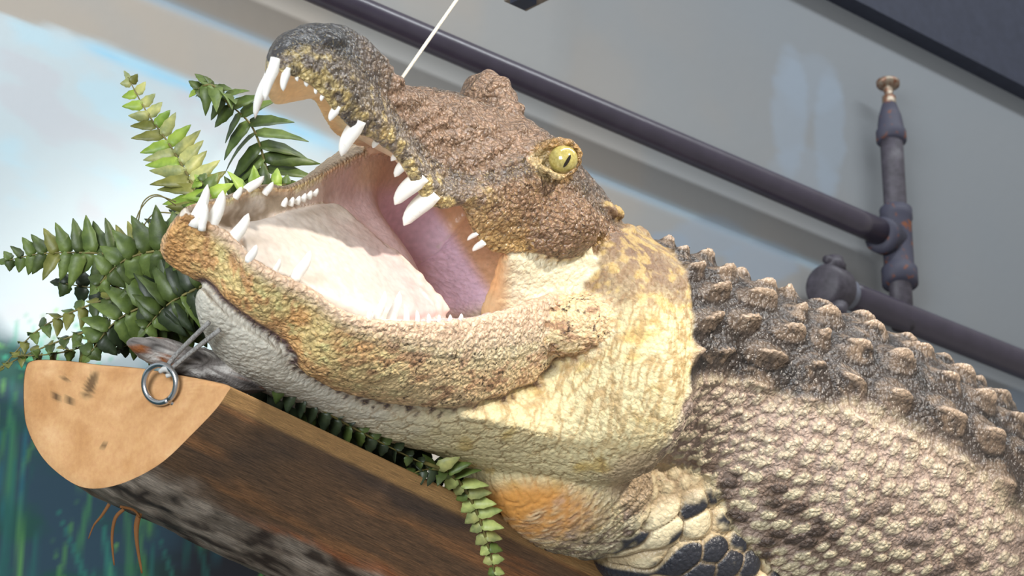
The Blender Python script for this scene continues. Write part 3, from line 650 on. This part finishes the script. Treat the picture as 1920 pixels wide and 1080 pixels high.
# ================================================================ wall with mural, pipes
def cam3(p): p = np.asarray(p, float); k = 1+p[..., 2]/F; return np.stack([(p[..., 0]-960)*k, (p[..., 1]-540)*k, p[..., 2]], -1)
def mod3(c): c = np.asarray(c, float); k = 1+c[..., 2]/F; return np.stack([c[..., 0]/k+960, c[..., 1]/k+540, c[..., 2]], -1)
UPV = np.array([0, -math.cos(PITCH), math.sin(PITCH)])
z1 = 1150.; pa = cam3(np.array([640, 3, z1])); z2 = 2000.
for _ in range(40):
    pb = cam3(np.array([1655, 437, z2])); z2 += ((pb-pa)@UPV)*-1/ (UPV[2]+(437-540)/F*UPV[1])
PU = unit(pb-pa); PN = unit(np.cross(PU, UPV)); PN = PN if PN[2] < 0 else -PN      # along the wall, out of the wall
WO = pa-PN*70                                                                      # a point on the wall
def ray_wall(x, y, off=0.):
    d = np.array([(x-960)/F, (y-540)/F, 1.]); o = np.array([0, 0, -F]); n = PN
    o = np.array([0, 0, 0.]); q = WO+PN*off
    # camera-space point = ((x-960)(1+z/F), (y-540)(1+z/F), z)
    A = n@np.array([(x-960)/F, (y-540)/F, 1.]); B = n@q-n@np.array([x-960, y-540, 0.]); z = B/A
    return np.array([(x-960)*(1+z/F), (y-540)*(1+z/F), z])
crn = np.array([ray_wall(x, y)-WO for x, y in ((-700, -650), (2500, -650), (-700, 1700), (2500, 1700))])
s0, s1 = (crn@PU).min(), (crn@PU).max(); h0, h1 = (crn@UPV).min(), (crn@UPV).max()
nx, ny = int((s1-s0)/10), int((h1-h0)/10)
far_ = np.array([60, 200, 500, 1100, 2200, 4000.])
gs = np.concatenate([s0-far_[::-1], np.linspace(s0, s1, nx), s1+far_]); gh = np.concatenate([h0-far_[::-1][1:], np.linspace(h0, h1, ny), h1+far_[:5]]); nx, ny = len(gs), len(gh)
ss, hh = np.meshgrid(gs, gh); ss = ss.ravel(); hh = hh.ravel()
WC = WO+ss[:, None]*PU+hh[:, None]*UPV; M3 = mod3(WC)
# mural paint, laid out on the wall: ss along it, hh up it
q = M3; x, y = q[:, 0], q[:, 1]
S3 = np.stack([ss, hh, ss*0], 1)
p1 = fbm(S3*[.45, 1, 1], 90, 4, 80); p2 = fbm(S3, 240, 3, 81); p3 = fbm(S3*[.3, 1, 1], 40, 3, 82)
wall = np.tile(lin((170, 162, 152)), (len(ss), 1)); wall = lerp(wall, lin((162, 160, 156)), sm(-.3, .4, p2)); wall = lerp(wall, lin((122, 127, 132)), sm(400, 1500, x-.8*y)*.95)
ey = np.interp(x, [-300, 0, 130, 250, 330, 360, 420, 500, 620, 760, 1000], [-60, 20, 58, 105, 138, 150, 170, 205, 256, 330, 430])
sky = sm(-8, 14, y-ey+16*p3)
wall = lerp(wall, lin((190, 204, 210)), sky*sm(1.2, .0, (x-520)/260)*(.92))
wall = lerp(wall, lin((150, 200, 226)), np.exp(-((y-ey-14-8*p3)/13)**2)*sm(120, 200, x)*.85*sm(700, 560, x))
wall = lerp(wall, lin((176, 210, 224)), sky*sm(.1, .5, p1+.2*p2)*.55*sm(700, 500, x)); wall = lerp(wall, lin((190, 188, 194)), sky*sm(.15, .5, -p1)*.5*sm(640, 500, x))
# long stripes under the pipe
pl = np.interp(hh, [-1e4, 1e4], [-1e4, 1e4])
wall = lerp(wall, lin((168, 190, 206)), np.exp(-((hh+140)/13)**2)*.85*sm(pb@PU-WO@PU-100, pb@PU-WO@PU-160, ss))
# pale blue wash on the right
for (bx, by, rx, ry, am) in ((1480, 210, 36, 120, .5), (1555, 250, 30, 120, .45), (1500, 330, 70, 60, .3), (1330, 440, 70, 40, .6), (1430, 490, 70, 40, .7), (1250, 455, 40, 25, .7), (1900, 770, 60, 40, .8), (1520, 160, 60, 60, .3)):
    wall = lerp(wall, lin((138, 152, 168)), .8*am*sm(1.25, .55, ((x-bx)/rx)**2+((y-by)/ry)**2+.5*p3))
# water and reeds at the lower left
wy = np.interp(x, [-300, 0, 150, 300, 600], [560, 600, 640, 690, 760])
wat = sm(-10, 90, y-wy+40*p1)*sm(800, 560, x)
wall = lerp(wall, lin((84, 116, 120)), wat); wall = lerp(wall, lin((46, 68, 82)), sm(30, 160, y-wy)*wat); wall = lerp(wall, lin((36, 76, 66)), wat*sm(-.1, .35, p1)*.85)
wall = lerp(wall, lin((36, 38, 44)), sm(250, 400, x+.2*(y-1000)+60*p1)*sm(880, 1000, y)*sm(700, 560, x))
rg = np.random.RandomState(11)
RC = [(50, 116, 104), (70, 130, 80), (44, 96, 92), (90, 150, 76), (44, 104, 116), (104, 160, 84), (38, 84, 80)]
for k in range(120):
    bx = rg.uniform(-230, 420); by = rg.uniform(860, 1300); Lr = rg.uniform(120, 330); lean = rg.normal(0, .16); wd_ = rg.uniform(5, 14); cc = lin(RC[rg.randint(7)])
    if k < 22: by = rg.uniform(640, 720); bx = rg.uniform(-160, 220); Lr = rg.uniform(40, 100); wd_ = rg.uniform(6, 12); cc = lin([(70, 170, 140), (130, 200, 90), (90, 180, 150)][k % 3]); lean = rg.normal(-.4, .6)
    f = (by-y)/Lr; xc = bx+lean*(by-y)+18*lean*f*f*4; wdt = wd_*np.clip(1-f, 0, 1)**.7
    m_ = sm(1.5, .3, np.abs(x-xc)/np.maximum(wdt, .3))*((f > 0) & (f < 1))*sm(0, .25, f); wall = lerp(wall, cc, m_*rg.uniform(.3, .75))
t = NT('painted_wall', .75, .2); pc = t.attr('paint').outputs['Color']
t.base(pc); t.bump(t.noise(40, 4), .12, .004)
idx = np.arange(nx*ny).reshape(ny, nx); Q = np.stack([idx[:-1, :-1], idx[:-1, 1:], idx[1:, 1:], idx[1:, :-1]], -1).reshape(-1, 4)
if ((W(M3[Q[0, 1]])-W(M3[Q[0, 0]])).cross(W(M3[Q[0, 3]])-W(M3[Q[0, 0]]))).dot(DIR(PN)) < 0: Q = Q[:, ::-1]
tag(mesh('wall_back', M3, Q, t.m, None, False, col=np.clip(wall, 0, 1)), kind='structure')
# beam along the top of the wall
def wbox(s_, h_, o_):
    P = np.array([WO+PU*a+UPV*b+PN*cc for a in s_ for b in h_ for cc in o_]); Fq = [[0, 1, 3, 2], [4, 6, 7, 5], [0, 4, 5, 1], [2, 3, 7, 6], [0, 2, 6, 4], [1, 5, 7, 3]]
    return mod3(P), Fq
def wcoord(x, y, off): r = ray_wall(x, y, off)-WO; return r@PU, r@UPV
M_BEAM = plain('beam_dark', (48, 52, 66), .6, .3)
sa, ha = wcoord(1535, 0, 60); sb, hb = wcoord(1920, 178, 60); hm = (ha+hb)/2+48
v1, f1_ = wbox((sa-2600, sb+3600), (hm, hm+95), (-20, 60)); v2, f2_ = wbox((sa-2600, sb+3600), (hm+95, hm+520), (-20, 44))
tag(mesh('trim_1', *join((v1, f1_), (v2, f2_)), M_BEAM, None, False), kind='structure')
# hanging fixture cut by the top edge
sx, hx = wcoord(1006, 8, 420); v1, f1_ = wbox((sx-46, sx), (hx, hx+900), (380, 420))
fx = empty('ceiling_fixture', W(mod3(WO+PU*sx+UPV*hx+PN*400)), 'dark corner of a fixture hanging at the very top of the room', 'fixture')
mesh('housing', v1, f1_, M_BEAM, fx, False)
v1, f1_ = wbox((sx-46, sx+24), (hx+14, hx+22), (360, 440)); mesh('rim', v1, f1_, plain('fixture_rim', (120, 110, 100), .6), fx, False)
# sprinkler pipes
M_PIPE = plain('pipe_paint', (62, 56, 70), .28, .6, .0, .12, 30); M_IRON = plain('fitting_iron', (70, 66, 74), .5, .4, .0, .3, 90)
t = NT('fitting_rusty', .6, .3); t.base(t.mix(t.ramp(t.noise(70, 3), [(.58, (0, 0, 0, 1)), (.7, (1, 1, 1, 1))]), L4((66, 66, 80)), L4((126, 74, 44)))); M_RUST = t.m
pipes = empty('sprinkler_piping', W(mod3(pb)), 'dark sprinkler piping along the wall with one upright head', 'pipe')
ln = lambda a, b, n=2: [mod3(a+(b-a)*k/(n-1)) for k in range(n)]
mesh('branch_pipe', *rod(ln(pa-PU*2400, pb-PU*20, 40), 25.5, 24, 1), M_PIPE, pipes)
rb = pb+PU*66-UPV*8; HS = 1.29                                                          # riser axis
R_ = lambda h, o=0.: mod3(rb+UPV*h*HS+PU*o)
rr = 23.
mesh('riser', *rod([R_(-200), R_(-60), R_(60), R_(180), R_(252)], rr*.95, 24, 1), M_IRON, pipes)
tee = join(rod([R_(-104), R_(-100), R_(-66), R_(-62), R_(-58), R_(50), R_(54), R_(76), R_(80)], [rr*1.0, rr*1.5, rr*1.5, rr*1.3, rr*1.25, rr*1.25, rr*1.35, rr*1.35, rr*1.0], 24, 1),
           rod([mod3(rb-PU*q) for q in (0, 44, 46, 78, 80)], [rr*1.2, rr*1.2, rr*1.5, rr*1.5, rr*1.1], 24, 1))
tag(mesh('tee_fitting', *tee, M_RUST, pipes), 'rust-spotted tee joint')
mesh('reducer', *rod([R_(240), R_(244), R_(266), R_(272), R_(304), R_(334)], [rr*1.0, rr*1.25, rr*1.25, rr*1.12, rr*.95, rr*.6], 24, 1), M_RUST, pipes)
t = NT('sprinkler_brass', .4, .5); t.base(t.ramp(t.noise(120), [(.4, (150, 140, 124)), (.65, (120, 72, 48))])); t.b.inputs['Metallic'].default_value = .5
hd_ = mesh('sprinkler_head', *rod([R_(326), R_(334), R_(352), R_(358), R_(368), R_(386)], [rr*.55, rr*.58, rr*.58, rr*.3, rr*.42, rr*.3], 16, 1), t.m, pipes)
mesh('deflector', *rod([R_(378), R_(382), R_(390), R_(394)], [rr*.5, rr*.95, rr*.98, rr*.7], 24, 1), t.m, hd_)
lo = rb-UPV*226; pr_ = 27.
# lower main runs along the wall through the foot of the riser
e_ = lambda o: mod3(lo+PU*o)
mesh('main_pipe', *rod(ln(lo-PU*275, lo+PU*4200, 60), pr_, 28, 1), M_PIPE, pipes)
cp = mesh('coupling', *rod([e_(-347), e_(-345), e_(-341), e_(-335), e_(-277), e_(-271), e_(-267), e_(-265)], [pr_*.2, pr_*1.2, pr_*1.45, pr_*1.55, pr_*1.55, pr_*1.45, pr_*1.2, pr_*.9], 28, 1), M_IRON, pipes)
for sgn in (1, -1):
    b0 = lo-PU*300+PN*10
    mesh('coupling_lug', *rod([mod3(b0+UPV*sgn*52), mod3(b0+UPV*sgn*86)], [22, 17], 12, 1), M_IRON, cp)
    mesh('bolt', *rod([mod3(b0+UPV*sgn*74-PU*36), mod3(b0+UPV*sgn*74+PU*36)], 8, 10, 1), M_IRON, cp)
mesh('coupling_band', *rod([e_(-263), e_(-261), e_(-235), e_(-233)], [pr_*.9, pr_*1.1, pr_*1.1, pr_*.9], 28, 1), plain('grey_band', (120, 124, 138), .5), pipes)
# cord that holds the snout up
t = NT('pale_cord', .7, .2); t.base(t.ramp(t.noise(600, 2), [(.3, (176, 172, 160)), (.7, (214, 210, 198))])); t.bump(t.noise(900, 2), .5, .001)
tag(mesh('support_cord', *rod([(744, 160, -285), (856, 0, -60), (1010, -220, 250), (1140, -420, 520)], 3.6, 8, 10), t.m), 'pale cord rising from the snout towards the ceiling', 'cord')
# ================================================================ ferns
def leafmat(name, a, b, r=.45):
    t = NT(name, r, .4); t.base(t.ramp(t.noise(55, 3), [(.35, a), (.65, b)])); t.b.inputs['Subsurface Weight'].default_value = .0
    t.bump(t.noise(160, 3), .3, .001); return t.m
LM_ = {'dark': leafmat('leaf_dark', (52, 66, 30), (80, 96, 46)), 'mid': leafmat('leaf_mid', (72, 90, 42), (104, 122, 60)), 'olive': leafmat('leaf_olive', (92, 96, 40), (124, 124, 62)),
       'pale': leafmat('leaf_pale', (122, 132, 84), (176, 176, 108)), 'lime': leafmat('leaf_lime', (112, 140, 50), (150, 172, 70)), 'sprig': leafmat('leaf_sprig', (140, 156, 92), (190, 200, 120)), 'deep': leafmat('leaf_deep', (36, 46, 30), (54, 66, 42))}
M_STEM = leafmat('fern_stem', (84, 78, 40), (120, 112, 60), .6)
rf = np.random.RandomState(4)
def leaflet(base, d, nrm, L, wid, curl, lobed=.0):
    """a leaf blade with midrib fold: 3 rows x 7 stations, two sided thickness"""
    d = unit(d); nrm = unit(nrm-d*(nrm@d)); s = np.cross(d, nrm); rows = []
    prof = [.62, .95, 1, .86, .64, .36, .04]
    for k, w in enumerate(prof):
        f = k/6; c = base+d*L*f-nrm*curl*L*f*f; wv = wid*w*(1+lobed*(.35 if k % 2 else -.2))
        rows.append([c-s*wv+nrm*wv*.25, c, c+s*wv+nrm*wv*.25])
    top = np.array(rows).reshape(-1, 3); th = 1.0; V = np.vstack([top, top-nrm*th])
    Q = []
    for k in range(6):
        for j in (0, 1):
            a = k*3+j; Q += [[a, a+1, a+4, a+3], [a+21, a+24, a+25, a+22]]
    bd = [0, 3, 6, 9, 12, 15, 18, 19, 20, 17, 14, 11, 8, 5, 2, 1]
    Q += [[bd[i], bd[(i+1) % 16], bd[(i+1) % 16]+21, bd[i]+21] for i in range(16)]
    return V, Q
def frond(root, path, side, nrm, n, L, wid, mats, fwd=.35, curl=.15, both=(1, 1), rad=3, jit=.12, bare=.08, lobed=.3, down=0.):
    P = np.asarray(path, float)+np.array([0, 0, FZ]); D = cat(P, 12); sg = np.concatenate([[0], np.cumsum(np.linalg.norm(np.diff(D, axis=0), axis=1))]); T = unit(np.gradient(D, axis=0))
    fr_ = mesh('frond', *rod(P, [rad, rad*.9, rad*.6, rad*.35], 6, 6), M_STEM, root)
    side = np.asarray(side, float); nrm = np.asarray(nrm, float)
    for k in range(n):
        f = bare+(1-bare)*(k+.5)/n; s = f*sg[-1]; p = np.array([np.interp(s, sg, D[:, j]) for j in range(3)]); tt = unit(np.array([np.interp(s, sg, T[:, j]) for j in range(3)]))
        ln_ = L*(np.interp(f, [0, .25, .6, .9, 1], [.75, 1, .85, .42, .2]))
        for sg_, on in ((1, both[0]), (-1, both[1])):
            if not on: continue
            sd = unit(side-tt*(side@tt))*sg_
            d = sd+tt*fwd+rf.normal(0, jit, 3)+np.array([0, down, 0]); m = mats[rf.randint(len(mats))]
            mesh('leaflet', *leaflet(p, d, nrm+rf.normal(0, .25, 3), 1.12*ln_*rf.uniform(.88, 1.1)*on, 1.2*wid*(.55+.45*ln_/L), curl*rf.uniform(.4, 1.6), lobed), LM_[m], fr_)
    d = T[-1]; mesh('leaflet', *leaflet(D[-1]-d*4, d, nrm, L*.3, wid*.5, .1, lobed), LM_[mats[0]], fr_, smooth=False)
    return fr_
FZ = 130.
fern = empty('artificial_fern', W((350, 560, -180)), 'green artificial fern with many fronds behind the alligator jaw', 'fern')
NC = (.15, -.3, -1)
frond(fern, [(400, 440, -240), (365, 355, -160), (320, 275, -90), (275, 210, -50), (240, 145, -30)], (.82, -.3, .1), (.3, -.3, -1), 15, 66, 11, ['pale', 'pale', 'lime', 'olive'], .45, .1)
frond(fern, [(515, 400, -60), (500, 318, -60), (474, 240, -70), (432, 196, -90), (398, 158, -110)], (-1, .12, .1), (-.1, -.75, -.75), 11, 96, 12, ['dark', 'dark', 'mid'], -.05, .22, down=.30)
frond(fern, [(432, 200, -100), (405, 165, -115), (384, 160, -125), (366, 172, -130)], (.6, .5, -.3), (.2, -.8, -.6), 5, 66, 13, ['lime', 'mid', 'dark'], .1, .35)
frond(fern, [(345, 490, -170), (250, 480, -170), (160, 474, -160), (75, 476, -150), (8, 490, -140)], (.1, -1, .1), NC, 14, 68, 13, ['mid', 'dark', 'olive'], .38, .1)
frond(fern, [(345, 540, -210), (260, 545, -215), (160, 575, -200), (70, 620, -190), (4, 690, -180)], (.1, -.7, .7), (0, -.7, -.7), 14, 40, 10, ['olive', 'mid', 'dark'], .3, .3)
frond(fern, [(372, 430, -280), (320, 432, -290), (280, 440, -290), (248, 452, -290)], (-.1, 1, -.1), NC, 9, 78, 9, ['olive', 'olive', 'mid'], -.15, .25, (1, .35))
frond(fern, [(385, 480, -330), (300, 470, -310), (230, 490, -300), (180, 540, -295)], (-.1, 1, 0), NC, 8, 74, 17, ['mid', 'dark', 'mid'], .1, .2)
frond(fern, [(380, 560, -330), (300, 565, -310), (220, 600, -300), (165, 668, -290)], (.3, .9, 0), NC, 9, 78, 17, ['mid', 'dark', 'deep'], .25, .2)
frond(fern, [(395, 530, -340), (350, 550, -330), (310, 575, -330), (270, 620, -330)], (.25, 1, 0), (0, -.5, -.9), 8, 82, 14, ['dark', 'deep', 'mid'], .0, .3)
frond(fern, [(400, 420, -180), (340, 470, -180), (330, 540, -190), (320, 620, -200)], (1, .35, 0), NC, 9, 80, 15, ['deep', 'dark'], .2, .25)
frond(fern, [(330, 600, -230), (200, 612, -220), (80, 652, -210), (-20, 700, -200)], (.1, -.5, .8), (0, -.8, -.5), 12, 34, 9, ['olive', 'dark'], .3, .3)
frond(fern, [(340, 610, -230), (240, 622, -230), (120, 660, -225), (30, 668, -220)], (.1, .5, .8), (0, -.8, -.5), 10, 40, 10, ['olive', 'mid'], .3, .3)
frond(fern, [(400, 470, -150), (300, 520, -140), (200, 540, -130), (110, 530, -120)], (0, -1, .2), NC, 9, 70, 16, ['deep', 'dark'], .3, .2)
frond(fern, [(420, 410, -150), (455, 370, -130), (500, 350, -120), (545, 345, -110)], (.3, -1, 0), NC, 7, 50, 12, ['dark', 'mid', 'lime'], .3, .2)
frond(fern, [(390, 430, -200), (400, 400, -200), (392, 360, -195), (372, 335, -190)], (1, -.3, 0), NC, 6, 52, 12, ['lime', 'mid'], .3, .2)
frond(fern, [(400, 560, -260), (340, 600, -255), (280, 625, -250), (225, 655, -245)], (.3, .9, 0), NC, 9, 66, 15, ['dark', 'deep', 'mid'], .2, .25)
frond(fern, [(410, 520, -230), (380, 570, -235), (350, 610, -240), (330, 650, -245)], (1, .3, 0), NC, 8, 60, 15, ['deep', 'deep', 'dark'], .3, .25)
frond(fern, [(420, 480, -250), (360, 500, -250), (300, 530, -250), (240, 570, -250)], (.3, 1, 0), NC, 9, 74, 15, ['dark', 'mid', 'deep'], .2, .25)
for p in ([(330, 385, -220), (295, 365, -220), (268, 380, -220), (258, 425, -220)], [(330, 378, -230), (290, 368, -230), (262, 395, -230), (248, 440, -230)], [(325, 400, -225), (290, 400, -225), (268, 425, -225)]):
    mesh('tendril', *rod(np.array(p, float)+[0, 0, FZ], 1.3, 5, 6), M_STEM, fern)
frond(fern, [(345, 440, -200), (310, 438, -200), (280, 440, -200), (258, 436, -200)], (.2, 1, 0), NC, 4, 26, 6, ['olive'], .3, .2)
FZ = 0.
sprig = empty('fern_sprig', W((800, 868, -18)), 'pale green fern sprig hanging over the log edge under the chin', 'fern')
frond(sprig, [(792, 866, -38), (846, 890, 8), (884, 938, 52), (908, 1000, 72), (922, 1050, 90), (934, 1105, 100)], (1, -.25, -.2), (.2, -.3, -1), 13, 44, 11, ['sprig', 'sprig', 'pale', 'mid'], .35, .2, (1, .7), 4)
frond(sprig, [(846, 890, 4), (820, 880, -10), (790, 882, -22), (768, 892, -34)], (.2, .8, -.3), (0, -.6, -.8), 4, 34, 9, ['dark', 'deep'], .4, .2)
under = empty('low_fern', W((600, 760, -160)), 'dark fern frond squeezed between the jaw and the log', 'fern')
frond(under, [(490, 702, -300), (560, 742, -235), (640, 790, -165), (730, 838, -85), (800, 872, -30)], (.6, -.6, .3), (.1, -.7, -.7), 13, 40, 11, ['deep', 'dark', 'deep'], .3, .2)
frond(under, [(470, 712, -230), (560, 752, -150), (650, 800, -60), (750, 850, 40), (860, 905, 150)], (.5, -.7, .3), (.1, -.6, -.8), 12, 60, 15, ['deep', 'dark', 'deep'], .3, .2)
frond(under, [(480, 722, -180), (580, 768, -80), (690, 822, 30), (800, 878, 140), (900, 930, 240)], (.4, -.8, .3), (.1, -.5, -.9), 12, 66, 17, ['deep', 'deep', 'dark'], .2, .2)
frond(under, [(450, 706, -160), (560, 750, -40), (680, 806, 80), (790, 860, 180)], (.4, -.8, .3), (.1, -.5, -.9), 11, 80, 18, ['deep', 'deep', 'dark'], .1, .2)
frond(under, [(560, 742, -250), (548, 716, -250), (536, 696, -250), (524, 684, -250)], (.9, .3, 0), NC, 4, 26, 6, ['lime', 'dark'], .3, .2)
